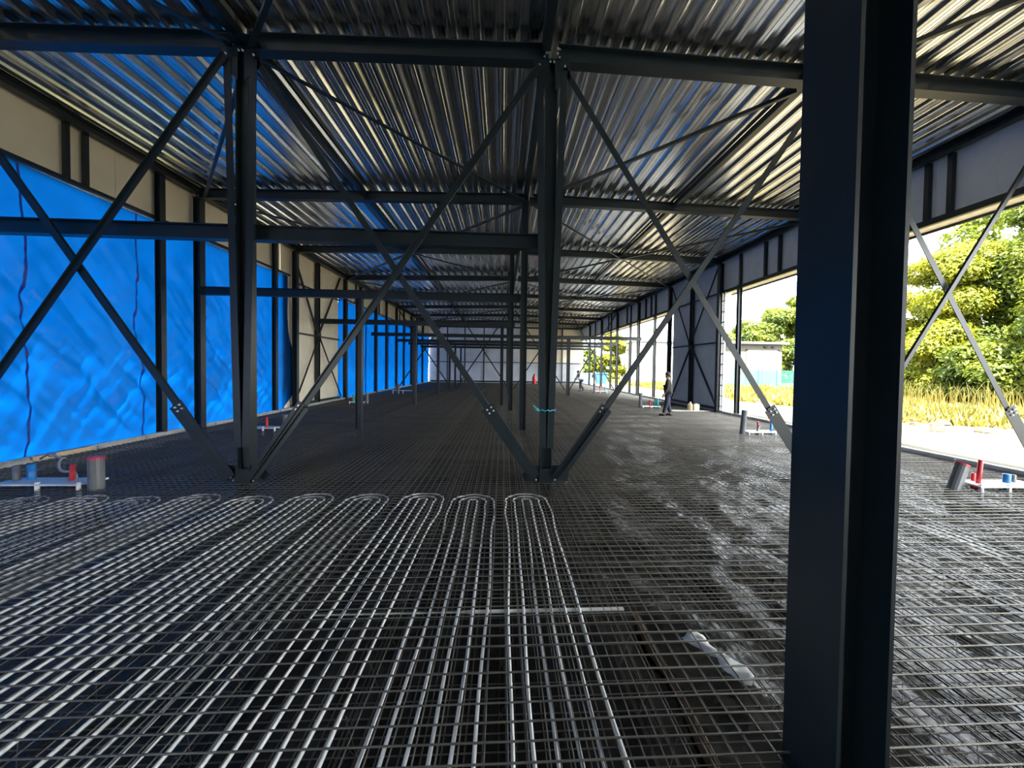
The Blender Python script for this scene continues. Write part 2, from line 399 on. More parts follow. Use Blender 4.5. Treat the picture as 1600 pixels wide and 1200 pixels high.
for k in range(4):
    a, b = BX[k], BX[k+1]
    row_brace(a+.2, gz(a)-.15, b-.2, .1, 6.50, 'nearest row cross brace falling to the right, '+bayn[k], 'nearest row cross braces')
    row_brace(b-.2, gz(b)-.15, a+.2, .1, 6.46, 'nearest row cross brace falling to the left, '+bayn[k], 'nearest row cross braces')
    row_brace(a+.2, gz(a)-.15, b-.2, .05, 33.7, 'far row cross brace falling to the right, '+['by the far tarpaulin', 'left of the middle row', 'right of the middle row', 'by the far open side'][k], 'far row cross braces', False)
    row_brace(b-.2, gz(b)-.15, a+.2, .05, 33.66, 'far row cross brace falling to the left, '+['by the far tarpaulin', 'left of the middle row', 'right of the middle row', 'by the far open side'][k], 'far row cross braces', False)

# low cross beams
for i, Y in enumerate(MEZ):
    x1 = .6 if i < 3 else XR-.2
    e = empty('low_cross_beam', (XL, Y, 4.1), ORD[i+1]+' low cross beam from the camera, '+('tarpaulin side to middle row' if i < 3 else 'across the whole hall'), 'beam', 'low cross beams')
    cuts = [XL+.1, XA, .6] if i < 3 else [XL+.1, XA, .6, 4.5, x1]
    for a, b in zip(cuts, cuts[1:]):
        part('beam_section', G().h((a, Y, 4.1), (b, Y, 4.1), (0, 0, 1), .24, .18), STEEL, e)
# tie wire
g = G(); n = 20
g.tube([(XM+.15*math.cos(2*math.pi*j/n), 6.58+.17*math.sin(2*math.pi*j/n), 1.24+.012*math.sin(3*j)) for j in range(n+1)], .008, 6)
g.tube([(XM-.14, 6.42, 1.25), (XM-.2, 6.38, 1.29), (XM-.24, 6.37, 1.33)], .008, 6); g.tube([(XM-.14, 6.42, 1.23), (XM-.2, 6.38, 1.26)], .008, 6)
single('tie_wire', g, CYAN, (XM, 6.6, 1.24), 'light blue tie wire wrapped round the centre braced column', 'wire')

# ------------------------------------------------------------------ walls
def panel_row(parent, X, y0, y1, z0, z1, m, w=1.15, t=.1, out=-1):
    y = y0
    while y < y1-.05:
        b = min(y+w, y1)
        part('panel', G().box(min(X, X+out*t), max(X, X+out*t), y+.004, b-.004, z0, z1), m, parent); y = b
wl_ = empty('wall_left', (XL-.15, YBACK, 5.8), 'cream insulated panels above the blue tarpaulins', None, None, 'structure')
panel_row(wl_, XL-.15, YBACK, 16.9, 5.72, 7.3, CREAM); panel_row(wl_, XL-.15, 16.9, 22.6, -.05, 7.3, CREAM, 1.3); panel_row(wl_, XL-.15, 22.6, YEND, 5.72, 7.3, CREAM)
wr_ = empty('wall_right', (XR+.12, YBACK, 5.6), 'blue-grey insulated panels above the open side', None, None, 'structure')
panel_row(wr_, XR+.12, YBACK, 17.6, 5.56, 7.3, GREYP, out=1); panel_row(wr_, XR+.12, 17.6, 23.0, -.05, 7.3, GREYP, 1.35, out=1); panel_row(wr_, XR+.12, 23.0, YEND, 5.56, 7.3, GREYP, out=1)
for y0, y1 in ((YBACK, 17.6), (23.0, YEND)):
    part('soffit', G().box(XR+.06, XR+.42, y0, y1, 5.46, 5.53), SOFFIT, wr_)
    part('outer_lip', G().box(XR+.40, XR+.44, y0, y1, 5.40, 5.60), STEEL, wr_)
    part('bottom_rail', G().box(XR-.04, XR+.06, y0, y1, 5.46, 5.60), STEEL, wr_)
for y0, y1 in ((YBACK, 17.4), (22.6, YEND)): part('bottom_rail', G().box(XL-.1, XL, y0, y1, 5.72, 5.80), STEEL, wl_)
st = mesh('stud', G().box(-.04, .04, -.045, .045, 5.72, 6.95), STEEL)
for Y in (3.0, 3.5, 8.81, 9.19, 14.2, 14.6, 25.0, 28.9, 29.6, 34.6, 35.4, 40.2, 40.9, 46): inst('stud', st, wl_, Vector((XL-.05, Y, 0))-wl_.location)
st2 = mesh('stud', G().box(-.05, .05, -.05, .05, 5.56, 6.95), STEEL)
for Y in (3.2, 3.7, 8.44, 8.93, 13.93, 14.71, 16.3, 25.6, 26.4, 27.4, 30.6, 31.6, 36.2, 37.2, 42.6): inst('stud', st2, wr_, Vector((XR+.04, Y, 0))-wr_.location)
# braced bays
def braced_bay(X, y0, y1, ym, zn, label, s):
    e = empty('wall_bracing', (X, ym, 0), label, 'brace', 'wall bracing frames')
    part('middle_post', G().h((X, ym, -.05), (X, ym, 6.93), (0, 1, 0), .2, .16), STEEL, e)
    for a in (y0+.1, y1-.1):
        yy = ym+(.1 if a > ym else -.1)
        part('rail', G().bar((X, yy, zn), (X, a, zn), (0, 0, 1), .07, .07), STEEL, e)
        part('rail', G().bar((X, yy, 5.55), (X, a, 5.55), (0, 0, 1), .07, .07), STEEL, e)
        part('sill_rail', G().bar((X, yy, .12), (X, a, .12), (0, 0, 1), .16, .1), STEEL, e)
        part('diagonal', G().angle((X+s*.06, ym, zn), (X+s*.06, a, .2), (0, 1, 0), .075, .012), STEEL, e)
        part('diagonal', G().angle((X+s*.06, ym, zn), (X+s*.06, a, 6.8), (0, 1, 0), .075, .012), STEEL, e)
    part('node_plate', G().box(X+s*.08, X+s*.09, ym-.18, ym+.18, zn-.18, zn+.18), STEEL, e)
braced_bay(XL-.02, 17.5, 22.6, 19.9, 3.35, 'crossed bracing frame in front of the cream panelled bay', 1)
braced_bay(XR, 17.7, 22.9, 20.45, 3.25, 'crossed bracing frame in front of the blue-grey panelled bay', -1)
# white ladder strip at the edge of the right braced bay
e = empty('ladder_strip', (XR-.05, 17.3, 0), 'white ladder-like strip beside the blue-grey braced bay', 'strip')
for y in (17.22, 17.44): part('stile', G().box(XR-.08, XR-.04, y-.015, y+.015, 0.03, 5.5), WHITE, e)
rm = mesh('rung', G().box(-.02, .02, -.1, .1, -.03, .03), WHITE)
for j in range(11): inst('rung', rm, e, (-.01, .03, .3+.48*j))

# end wall
we = empty('wall_end', (0, YEND, 0), 'white and cream panelled far end wall', None, None, 'structure')
for a, b in zip(np.arange(XL-.2, XR, 1.6), list(np.arange(XL-.2, XR, 1.6)[1:])+[XR+.2]):
    for z0, z1 in ((-.1, 2.55), (2.56, 4.2), (4.21, 7.4)):
        m = CREAM if (a > .4 and z0 > 2) else MEMB
        part('panel', G().box(a+.005, b-.005, YEND, YEND+.08, z0, z1), m, we)
part('backing_sheet', G().box(XL-.3, XR+.3, YEND+.085, YEND+.1, -.1, 7.5), MEMB, we); part('rail', G().box(XL, XR, YEND-.1, YEND-.02, 2.5, 2.6), STEEL, we); part('rail', G().box(XL, XR, YEND-.1, YEND-.02, 0, .2), STEEL, we)  # backing added behind the panels to block bright sky in their gaps
part('top_rail', G().box(XL, XR, YEND-.2, YEND-.02, 6.9, 7.1), STEEL, we)
for j, X in enumerate((-7.0, -4.8, -2.4, 0.0, 2.6, 5.0, 7.6)):
    column(X, YEND-.2, 6.95, ORD[j+1]+' steel post against the far end wall, counted from the tarpaulin side', 'end wall posts', .14, .14, 'end_wall_post')
wb = part('wall_back', G().box(-6.0, XR+.4, YBACK-.2, YBACK, -.4, 7.5).box(XL-.3, -6.0, YBACK-.2, YBACK, 3.2, 7.5), GREYP); tag(wb, 'unseen wall behind the camera with an opening added to light the foreground', kind='structure')  # gap at lower left added to let light onto the near pipes

# ------------------------------------------------------------------ tarpaulins
def tarp(y0, y1, ztop, label, seams, edge=None, seed=0, amp=.125):
    g = G(); ny = max(12, int((y1-y0)/.06)); nz = 80
    def P(u, v):
        z = .03+(ztop(u)-.03)*v
        ya = y0; yb = y1 if edge is None else edge(v)
        y = ya+(yb-ya)*u
        w = .12+.95*math.sin(math.pi*min(1, max(0, .06+.94*v)))**.7
        f = noise.noise((y*.9+z*.5+seed, z*.2, seed))*1.3 + .7*noise.noise((y*2.6+z*1.9, z*.5-y*.35, seed+4))+.42*noise.noise((y*5.5+z*4.5, z*.9-y*.8, seed+9))+.16*noise.noise((y*11-z*7, z*1.8, seed+13))
        f += .5*abs(noise.noise((y*2.2-z*1.6, z*.4, seed+2)))
        inw = 0 if edge is None else .14*max(0, min(1, (y-15.9)/.9))
        return (XL-.21+inw+.085*v**4*(1 if inw == 0 else 1-inw/.14)+amp*f*w*(1.25-.4*v)*(1-v**6)*(1-inw*5), y, z)
    g.v = [P(i/ny, j/nz) for j in range(nz+1) for i in range(ny+1)]
    n = ny+1
    g.f = [(j*n+i, j*n+i+1, (j+1)*n+i+1, (j+1)*n+i) for j in range(nz) for i in range(ny)]
    e = empty('tarpaulin', (XL-.17, y0, 0), label, 'tarpaulin', 'blue tarpaulins on the left side')
    part('sheet', g, TARP, e, True)
    for u0, wob in seams:
        g = G(); k = 0
        for j in range(nz+1):
            v = j/nz; u = u0+wob*(.16*math.sin(v*3.2+u0*9)+.04*math.sin(v*9))/(y1-y0)
            a = P(u, v); b = P(u+.045/(y1-y0), v)
            g.v += [(a[0]+.012, a[1], a[2]), (b[0]+.012, b[1], b[2])]
        g.f = [(2*j, 2*j+1, 2*j+3, 2*j+2) for j in range(nz)]
        part('seam', g, SEAM, e, True)
    hem = G().tube([Vector(P(i/20, 1))+Vector((.015, 0, -.01)) for i in range(21)], .014, 6)
    part('hem_rope', hem, WHITE, e)
    return e
tarp(YBACK, 12.75, lambda u: 5.76-.05*math.sin(math.pi*u*3)**2, 'huge blue tarpaulin nearest the camera, left of the second wall column', [(.21, .6), (.45, .7), (.735, 1.0), (.875, .8)], None, 1)
tarp(12.6, 17.15, lambda u: 5.74-.04*math.sin(math.pi*u), 'blue tarpaulin with a loose bulging edge beside the cream braced bay', [(.35, .5), (.98, 0)], lambda v: 17.3+.9*math.exp(-((v-.27)/.2)**2)-.45*math.exp(-(v/.08)**2), 11)
yy = [22.7, 27.2, 32.4, 37.8, 43.2, 49.8]
nm = ['just past the cream braced bay', 'behind the fourth low cross beam', 'in the middle of the far half', 'second from the far end wall', 'next to the far end wall']
for k in range(5):
    tarp(yy[k]-.12, yy[k+1]+.1, lambda u: 5.74-.03*math.sin(math.pi*u), 'distant blue tarpaulin '+nm[k], [(.3+.1*k, 1.2)], None, 20+k*7, .04)

# ------------------------------------------------------------------ rebar mesh floor
SP = .1155
LX = XR-XL-.3; LY = 36.0
def bar_mesh(name, L, axis, r, m, seed, amp):
    rr = random.Random(seed); g = G(); n = 40 if axis == 'Y' else 24
    ph = [rr.uniform(0, 6) for _ in range(4)]
    path = []
    for i in range(n+1):
        t = L*i/n; w = amp*(math.sin(t*.9+ph[0])+.6*math.sin(t*2.1+ph[1])); z = amp*.4*math.sin(t*1.7+ph[2])
        path.append((t, w, z) if axis == 'X' else (w, t, z))
    g.tube(path, r, 6); return mesh(name, g, m, smooth=True)
def rebar_layer(label, z, m, rc, rl, y_far, n_cross_parts, seed, lap):
    rr = random.Random(seed)
    e = empty('rebar_mesh', (XL+.15, 0, z), label, 'rebar mesh', 'reinforcing mesh layers')
    cm = [bar_mesh('cross_bar', LX, 'X', rc, m, seed+i, .004) for i in range(4)]
    lm = [bar_mesh('lengthwise_bar', y_far-.2, 'Y', rl, m, seed+10+i, .006) for i in range(5)]
    y = .6; k = 0; rest = []
    while y < y_far:
        yj = y+rr.uniform(-.004, .004); rot = rr.uniform(-.0006, .0006)
        if k < n_cross_parts: inst('cross_bar', rr.choice(cm), e, (0, yj, 0), (0, 0, rot))
        else: rest.append(yj)
        y += SP; k += 1
    if rest:
        g = G()
        for yj in rest: g.tube([(XL+.15, yj, z), (XR-.15, yj, z)], rc, 5)
        o = part('far_cross_bars', g, m, e); o['kind'] = 'stuff'
    x = .03; zz = -(rc+rl)
    j = 0
    while x < LX:
        inst('lengthwise_bar', rr.choice(lm), e, (x+rr.uniform(-.008, .008), .6, zz), (0, 0, rr.uniform(-.0005, .0005)))
        if lap and j % 20 in (0, 1, 2): inst('lengthwise_bar', rr.choice(lm), e, (x+.025+rr.uniform(0, .03), .6, zz), (0, 0, rr.uniform(-.0012, .0012)))
        x += SP; j += 1
    return e
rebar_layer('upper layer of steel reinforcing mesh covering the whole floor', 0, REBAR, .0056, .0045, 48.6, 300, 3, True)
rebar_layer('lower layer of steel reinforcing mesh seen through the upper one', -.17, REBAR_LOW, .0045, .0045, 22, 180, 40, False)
# wire spacers between the layers
g = G(); L = 16; n = int(L/.1); pa = []
for i in range(n+1): pa.append((.05*(1 if i % 4 in (1, 2) else -1), i*.1, -.03 if i % 2 else -.17))
for a, b in zip(pa, pa[1:]): g.tube([a, b], .0022, 4, False)
for s in (-.05, .05): g.tube([(s, 0, -.17), (s, L, -.17)], .0025, 4)
g.tube([(0, 0, -.026), (0, L, -.026)], .0025, 4)
spm = mesh('wire_spacer', g, REBAR_LOW)
for i in range(22):
    X = XL+.6+i*.86
    tag(inst('wire_spacer', spm, None, (X, .7, 0), (0, 0, R.uniform(-.003, .003))), 'zigzag wire spacer between mesh layers, '+ORD[i % 11+1]+' one right of the '+('tarpaulin edge' if i < 11 else 'middle column'), 'spacer', 'wire spacers')

# heating pipes
def heating_loop(i, cx):
    lab = ['white heating pipe loop on the far right of the pipe field', 'white heating pipe loop, second from the right of the pipe field', 'white heating pipe loop, third from the right of the pipe field', 'white heating pipe loop, fourth from the right of the pipe field', 'white heating pipe loop, fifth from the right of the pipe field', 'white heating pipe loop ending at the left braced column foot', 'white heating pipe loop just left of the left braced column foot', 'white heating pipe loop ending by the red-capped grey pipe', 'white heating pipe loop by the outlet board near tarpaulin', 'white heating pipe loop, second from the tarpaulin side', 'white heating pipe loop nearest the tarpaulin side'][i]
    e = empty('heating_pipe_loop', (cx, 6.0, -.028), lab, 'pipe', 'floor heating pipe loops')
    rr = random.Random(50+i); yt = 6.02+rr.uniform(-.05, .06)
    ph = rr.uniform(0, 6)
    for w in (.058, .173, .288):
        path = []
        def wv(y, s): 
            a = 1+.10*math.exp(-((y-(yt-.75))/.35)**2)*(1 if w > .1 else -.5)
            return cx+s*w*a+.012*math.sin(y*1.3+ph)+.006*math.sin(y*3.1+s+w*30)
        y = -1.2
        while y < yt-.34: path.append((wv(y, -1), y, -.028)); y += .16
        R0 = w+(.03 if w < .1 else .02)
        for k in range(15):
            t = math.pi*(1-k/14)
            bul = R0 if w > .1 else w*(1+.5*math.sin(math.pi*k/14))
            path.append((cx+bul*math.cos(t)+.012*math.sin(yt*1.3+ph), yt-.30+R0*1.02*math.sin(t), -.028))
        back = []
        y = -1.2
        while y < yt-.34: back.append((wv(y, 1), y, -.028)); y += .16
        path += back[::-1]
        part('pipe', G().tube(path, .0115, 8), PIPE, e, True)
for i, cx in enumerate([.37, -.40, -1.17, -1.97, -2.78, -3.6, -4.38, -5.15, -5.93, -6.7, -7.48]): heating_loop(i, cx)

# flat strip, timber, foil scrap, offcuts
g = G().box(-.26, 1.03, 3.13, 3.165, -.052, -.042); g.box(-1.5, -.3, 3.14, 3.152, -.052, -.044); g.box(-.3, -.24, 3.135, 3.16, -.052, -.043)
single('flat_strip', g, WHITE, (.4, 3.15, -.05), 'thin white plastic strip lying across the heating pipes', 'strip')
g = G().tube([(1.22+.012*math.sin(i*1.3), 1.2+i*.22, -.27+.008*math.sin(i*2.1)) for i in range(11)], [.035+.008*math.sin(i*1.7) for i in range(11)], 8)
single('brown_timber', g, RUSTWOOD, (1.22, 2, -.3), 'narrow brown timber batten lying on foil under the mesh', 'timber')
g = G(); n = 16
for i in range(n+1):
    t = i/n
    for j in range(7):
        a = j/6; w = .05+.03*math.sin(t*9+1)
        g.v.append((1.44+.30*t*.75+(a-.5)*w*2, 2.83-.42*t+(a-.5)*.05, -.06-.03*t+.03*noise.noise((t*7, a*3, 2))+.03*math.sin(a*3.1)))
g.f = [(i*7+j, i*7+j+1, (i+1)*7+j+1, (i+1)*7+j) for i in range(n) for j in range(6)]
o = single('plastic_scrap', g, WHITE, (1.5, 2.6, -.06), 'crumpled white plastic scrap caught in the mesh by the near column', 'scrap', None, True)
md = o.modifiers.new('thick', 'SOLIDIFY'); md.thickness = .004

# ------------------------------------------------------------------ service pipes
def stub(parent, X, Y, z0, z1, r, m, tilt=(0, 0), name='stub_pipe'):
    g = G().tube([(X, Y, z0), (X+tilt[0], Y+tilt[1], z1)], r, 12); return part(name, g, m, parent, True)
def drain(X, Y, r, z1, tilt, rim, label):
    e = empty('drain_pipe', (X, Y, -.25), label, 'pipe', 'grey drain pipe stubs')
    k = Vector((tilt[0], tilt[1], z1)); t = Vector((X, Y, 0))
    part('tube', G().tube([t-Vector((tilt[0], tilt[1], z1))*.4, t+k], r, 16), GREYPIPE, e, False)
    if rim is not None:
        part('end_cap', G().tube([t+k*.97, t+k*1.04], r*1.06, 16), rim, e, False)
    else: part('collar', G().tube([t+k*.90, t+k*1.005], r*1.08, 16), GREYPIPE, e)
drain(-6.22, 6.31, .095, .47, (0, 0), RED, 'grey drain pipe with a red cap by the left braced column')
drain(7.67, 6.16, .095, .38, (.2, .05), RED, 'tilted grey drain pipe with red rim at the right edge')
drain(7.38, 11.56, .08, .73, (.06, 0), None, 'tall slightly tilted grey drain pipe left of the big near column')
drain(6.97, 19.3, .08, .74, (0, 0), None, 'upright grey drain pipe behind the standing man')
drain(-7.5, 11.5, .09, .48, (0, 0), None, 'grey drain pipe just left of the left braced column')
drain(-6.52, 12.1, .08, .42, (0, 0), None, 'grey drain pipe just right of the left braced column')
drain(-6.9, 20.3, .08, .5, (0, 0), None, 'grey drain pipe in front of the cream braced bay')
drain(7.2, 30.2, .08, .8, (0, 0), None, 'distant grey drain pipe by the open side')
drain(-7.2, 27.4, .08, .7, (0, 0), None, 'distant grey drain pipe by the far tarpaulins')
def board(X, Y, wx, wy, z, m, label, stubs, legs=True):
    e = empty('outlet_board', (X, Y, -.1), label, 'outlet board', 'service outlet boards')
    part('board', G().plate([(X-wx/2, Y-wy/2, z), (X+wx/2-.1, Y-wy/2, z), (X+wx/2, Y, z), (X+wx/2, Y+wy/2, z), (X-wx/2+.06, Y+wy/2, z)], (0, 0, 1), .025), m, e)
    for sx in (-.45, -.02, .42): part('board_leg', G().cyl((X+sx*wx, Y-wy*.4, -.15), (X+sx*wx, Y-wy*.4, z+.05), .03, 8), WHITE, e)
    for dx, dy, h, r, mm, tl in stubs: stub(e, X+dx, Y+dy, z-.12, z+h, r, mm, tl)
    return e
BOARDM = mat('pale_board', (.55, .66, .72), .5)
b1 = board(-7.0, 6.42, 1.35, .38, .06, BOARDM, 'pale outlet board with blue, grey and red stubs by the tarpaulin', [(-.52, .02, .26, .042, GREYPIPE, (0, 0)), (-.34, .06, .27, .048, BLUEPL, (0, 0)), (.28, .02, .27, .035, RED, (.03, 0))])
g = G(); pa = []
for i in range(30):
    t = i/29; p = Vector((-6.7, 6.44, .1)).lerp(Vector((-8.7, 7.9, .12)), t)
    pa.append((p.x+.05*math.sin(t*17), p.y+.05*math.cos(t*15), p.z+.18*math.sin(math.pi*t)+.04*math.sin(t*23)))
single('flex_conduit', G().tube(pa, .018, 8), CONDUIT, (-7, 7, 0), 'wavy grey flexible conduit running from outlet board to edge rail', 'conduit', None, True)
board(8.42, 6.12, 1.15, .4, .08, WHITE, 'white outlet board with red and blue stubs at the right edge', [(-.40, -.02, .42, .034, RED, (.04, 0)), (-.30, .12, .16, .03, RED, (0, 0)), (.18, .02, .17, .05, BLUEPL, (0, 0)), (.34, .05, .15, .035, GREYPIPE, (0, 0))])
board(7.95, 11.6, .95, .4, .06, WHITE, 'white outlet board beside the tall tilted drain pipe', [(-.12, 0, .2, .035, GREYPIPE, (.12, 0)), (.02, .1, .3, .03, RED, (0, 0)), (.38, 0, .25, .04, BLUEPL, (0, 0))])
board(7.5, 19.3, 1.0, .4, .06, WHITE, 'white outlet board behind the standing man', [(-.05, 0, .33, .04, RED, (0, 0)), (.35, 0, .42, .06, TEAL, (0, 0)), (.25, .1, .36, .05, TEAL, (0, 0))])
board(-6.95, 11.9, .75, .4, .06, BOARDM, 'pale outlet board with a red stub behind the left braced column', [(.0, 0, .32, .04, RED, (0, 0))])
board(-7.35, 20.3, .8, .4, .06, WHITE, 'pale outlet board with a green stub by the cream braced bay', [(-.22, 0, .4, .06, TEAL, (0, 0))])
board(-6.9, 27.8, 1.6, .5, .2, BOARDM, 'distant pale outlet board by the far tarpaulins', [(-.6, 0, .5, .05, GREYPIPE, (0, 0)), (.6, 0, .5, .05, GREYPIPE, (0, 0))])
board(7.7, 30.4, 1.2, .5, .15, WHITE, 'distant white outlet board by the open side', [(0, 0, .4, .05, RED, (0, 0)), (.4, 0, .4, .05, TEAL, (0, 0))])
single('wood_plank', G().prism([(-.05, 0), (.05, 0), (.05, .07), (-.05, .07)], (XL+.12, 7.95, .10), (XL+.16, 9.0, .10), (1, 0, 0)), WOOD, (XL+.1, 8, .1), 'pale wooden plank lying on the edge rail below the tarpaulin', 'plank')

# ------------------------------------------------------------------ paper bags and red cylinder
e = empty('jerrycan', (8.95, 18.1, 0), 'brown jug-like container at the foot of the blue-grey braced bay', 'container')
part('body', G().lathe((8.95, 18.1, .0), [(.10, 0), (.125, .03), (.125, .26), (.09, .34), (.04, .37)], 12), PAPER, e, True); part('cap', G().lathe((8.95, 18.1, .37), [(.045, 0), (.045, .05)], 10), WHITE, e)
g = G().plate([(9.1, 17.98, 0), (9.34, 17.98, 0), (9.35, 17.98, .3), (9.3, 17.98, .33), (9.2, 17.98, .36), (9.09, 17.98, .29)], (0, 1, 0), .16)
single('sack', g, mat('sack_cream', (.75, .68, .52), .8), (9.2, 18.05, 0), 'cream sack at the foot of the blue-grey braced bay', 'sack')
single('white_patch', G().box(8.0, 9.75, 17.75, 18.25, .006, .016), WHITE, (9, 18, 0), 'flat white patch on the mesh below the blue-grey braced bay', 'sheet')  # thin white slab for the pale patch of floor
e = empty('gas_cylinder', (3.75, 46.2, 0), 'red gas cylinder standing near the far end wall', 'cylinder')
part('body', G().lathe((3.75, 46.2, 0), [(.2, 0), (.23, .05), (.23, .8), (.16, .95), (.06, 1.0)], 14), RED, e, True); part('valve', G().lathe((3.75, 46.2, 1.0), [(.09, 0), (.1, .16), (.04, .2)], 10), BLACK, e)

# ------------------------------------------------------------------ people
def skin_mesh(name, verts, edges, m, parent, sub=2, root=0):
    me = bpy.data.meshes.new(name); me.from_pydata([v[:3] for v in verts], edges, []); me.materials.append(m)
    o = bpy.data.objects.new(name, me); col.objects.link(o); o.parent = parent
    md = o.modifiers.new('skin', 'SKIN'); md.use_smooth_shade = True
    sv = me.skin_vertices[0].data
    for i, v in enumerate(verts):
        r = v[3]; sv[i].radius = r if isinstance(r, tuple) else (r, r); sv[i].use_root = (i == root)
    s = o.modifiers.new('sub', 'SUBSURF'); s.levels = sub; s.render_levels = sub
    return o
def person(loc, rotz, label, P, shirt, trousers, shoe, hatmat, hairmat):
    e = empty('person', loc, label, 'person'); e.rotation_euler = (0, 0, rotz); e.scale = (1.04,)*3
    # local: facing +X, left = +Y
    V = []; E = []; idx = {}
    def add(n, p, r, par=None):
        idx[n] = len(V); V.append((*p, r))
        if par: E.append((idx[par], idx[n]))
    J = P
    add('pelvis', J['pelvis'], .115); add('belly', J['belly'], .115, 'pelvis'); add('chest', J['chest'], .125, 'belly'); add('neck', J['neck'], .055, 'chest')
    hd = Vector(J['head']); add('skull', hd+Vector((0, 0, -.06)), .075, 'neck'); add('crown', hd+Vector((-.01, 0, .07)), .085, 'skull')
    add('face', hd+Vector((.075, 0, -.03)), .04, 'skull')
    for s in 'lr':
        add('sh'+s, J['sh'+s], .055, 'chest'); add('el'+s, J['el'+s], .043, 'sh'+s); add('wr'+s, J['wr'+s], .03, 'el'+s)
        w = Vector(J['wr'+s]); d = (w-Vector(J['el'+s])).normalized(); sd = d.cross(Vector((1, 0, .2))).normalized()
        fwd = sd.cross(d).normalized()
        add('palm'+s, w+d*.06, .032, 'wr'+s)
        for k, ln in enumerate((.07, .08, .075, .06)):
            o_ = fwd*(.03-.02*k); add('f%s%d' % (s, k), w+d*.10+o_, .011, 'palm'+s); add('g%s%d' % (s, k), w+d*(.10+ln*.5)+o_+sd*.008, .010, 'f%s%d' % (s, k)); add('h%s%d' % (s, k), w+d*(.10+ln)+o_+sd*.022, .008, 'g%s%d' % (s, k))
        add('t'+s, w+d*.05+fwd*.045, .012, 'palm'+s); add('u'+s, w+d*.09+fwd*.06, .010, 't'+s)
        add('hip'+s, J['hip'+s], .085, 'pelvis'); add('kn'+s, J['kn'+s], .058, 'hip'+s); add('an'+s, J['an'+s], .04, 'kn'+s)
        a = Vector(J['an'+s]); add('toe'+s, a+Vector((.15, 0, -.05)), .033, 'an'+s)
    skin_mesh('body', V, E, SKIN, e)
    # face details
    for s in (-1, 1):
        part('eye', G().lathe(hd+Vector((.108, s*.032, .0)), [(.008, -.006), (.011, 0), (.008, .006)], 8), BLACK, None).parent = e
        part('ear', G().lathe(hd+Vector((0, s*.083, -.02)), [(.008, -.03), (.018, 0), (.008, .03)], 8), SKIN, None).parent = e
    part('nose', G().tube([hd+Vector((.105, 0, .01)), hd+Vector((.135, 0, -.035)), hd+Vector((.11, 0, -.045))], [.009, .015, .01], 8), SKIN, None).parent = e
    part('mouth', G().tube([hd+Vector((.112, -.025, -.072)), hd+Vector((.118, 0, -.072)), hd+Vector((.112, .025, -.072))], .006, 6), RED, None).parent = e
    part('hair', G().lathe(hd+Vector((-.02, 0, 0)), [(.085, -.05), (.098, .0), (.098, .06), (.075, .115), (.03, .135)], 14), hairmat, None, True).parent = e
    if hatmat:
        cp = part('cap', G().lathe(hd+Vector((-.012, 0, .035)), [(.108, 0), (.112, .04), (.09, .09), (.04, .115)], 14), hatmat, None, True); cp.parent = e
        part('cap_brim', G().plate([hd+Vector((.07, -.08, .04)), hd+Vector((.16, -.06, .035)), hd+Vector((.185, 0, .035)), hd+Vector((.16, .06, .035)), hd+Vector((.07, .08, .04))], (0, 0, 1), .012), hatmat, None).parent = cp
    # jacket
    W = [(*J['pelvis'][:2], J['pelvis'][2]-.02, (.165, .195)), (*J['belly'], (.165, .195)), (*J['chest'], (.17, .21)), (*(Vector(J['chest']).lerp(Vector(J['neck']), .7)), .085)]
    Ej = [(0, 1), (1, 2), (2, 3)]
    for s in 'lr':
        k = len(W); W += [(*J['sh'+s], .085), (*J['el'+s], .07), (*Vector(J['el'+s]).lerp(Vector(J['wr'+s]), .93), .047)]
        Ej += [(2, k), (k, k+1), (k+1, k+2)]
    skin_mesh('jacket', W, Ej, shirt, e, 2, 1)
    W = [(*J['pelvis'], .13)]; Ej = []
    for s in 'lr':
        k = len(W); W += [(*J['hip'+s], .115), (*J['kn'+s], .09), (*Vector(J['kn'+s]).lerp(Vector(J['an'+s]), .55), .08), (*(Vector(J['an'+s])+Vector((0, 0, .02))), .072)]
        Ej += [(0, k), (k, k+1), (k+1, k+2), (k+2, k+3)]
    skin_mesh('trousers', W, Ej, trousers, e, 2, 0)
    for s in 'lr':
        a = Vector(J['an'+s])
        sh_ = skin_mesh('shoe', [(*(a+Vector((-.05, 0, -.03))), .05), (*(a+Vector((.05, 0, -.035))), .05), (*(a+Vector((.17, 0, -.045))), (.04, .045))], [(0, 1), (1, 2)], shoe, e, 2)
        part('sole', G().box(a.x-.1, a.x+.22, a.y-.045, a.y+.045, a.z-.092, a.z-.07), BLACK, None).parent = sh_
    return e
P1 = dict(pelvis=(0, 0, .92), belly=(.0, 0, 1.08), chest=(.02, 0, 1.32), neck=(.0, 0, 1.49), head=(.03, 0, 1.62),
          shl=(-.01, .19, 1.42), shr=(-.01, -.19, 1.42), ell=(-.02, .25, 1.14), elr=(.0, -.25, 1.15), wrl=(.10, .30, .90), wrr=(.03, -.30, .89),
          hipl=(0, .09, .88), hipr=(0, -.09, .88), knl=(.03, .11, .48), knr=(.0, -.12, .48), anl=(.14, .16, .092), anr=(-.08, -.16, .092))
person((6.92, 15.94, .006), math.radians(150), 'person in dark jacket, navy trousers and cap standing on the mesh', P1, JACKET, NAVY, BLACK, CAPM, HAIR)
P2 = dict(pelvis=(-.05, 0, .90), belly=(.02, 0, 1.05), chest=(.14, 0, 1.27), neck=(.20, 0, 1.43), head=(.27, 0, 1.55),
          shl=(.14, .18, 1.38), shr=(.14, -.18, 1.38), ell=(.22, .22, 1.12), elr=(.24, -.22, 1.13), wrl=(.42, .16, 1.0), wrr=(.44, -.16, 1.02),
          hipl=(-.05, .09, .86), hipr=(-.05, -.09, .86), knl=(.12, .1, .50), knr=(-.08, -.11, .48), anl=(.08, .11, .092), anr=(-.36, -.12, .12))
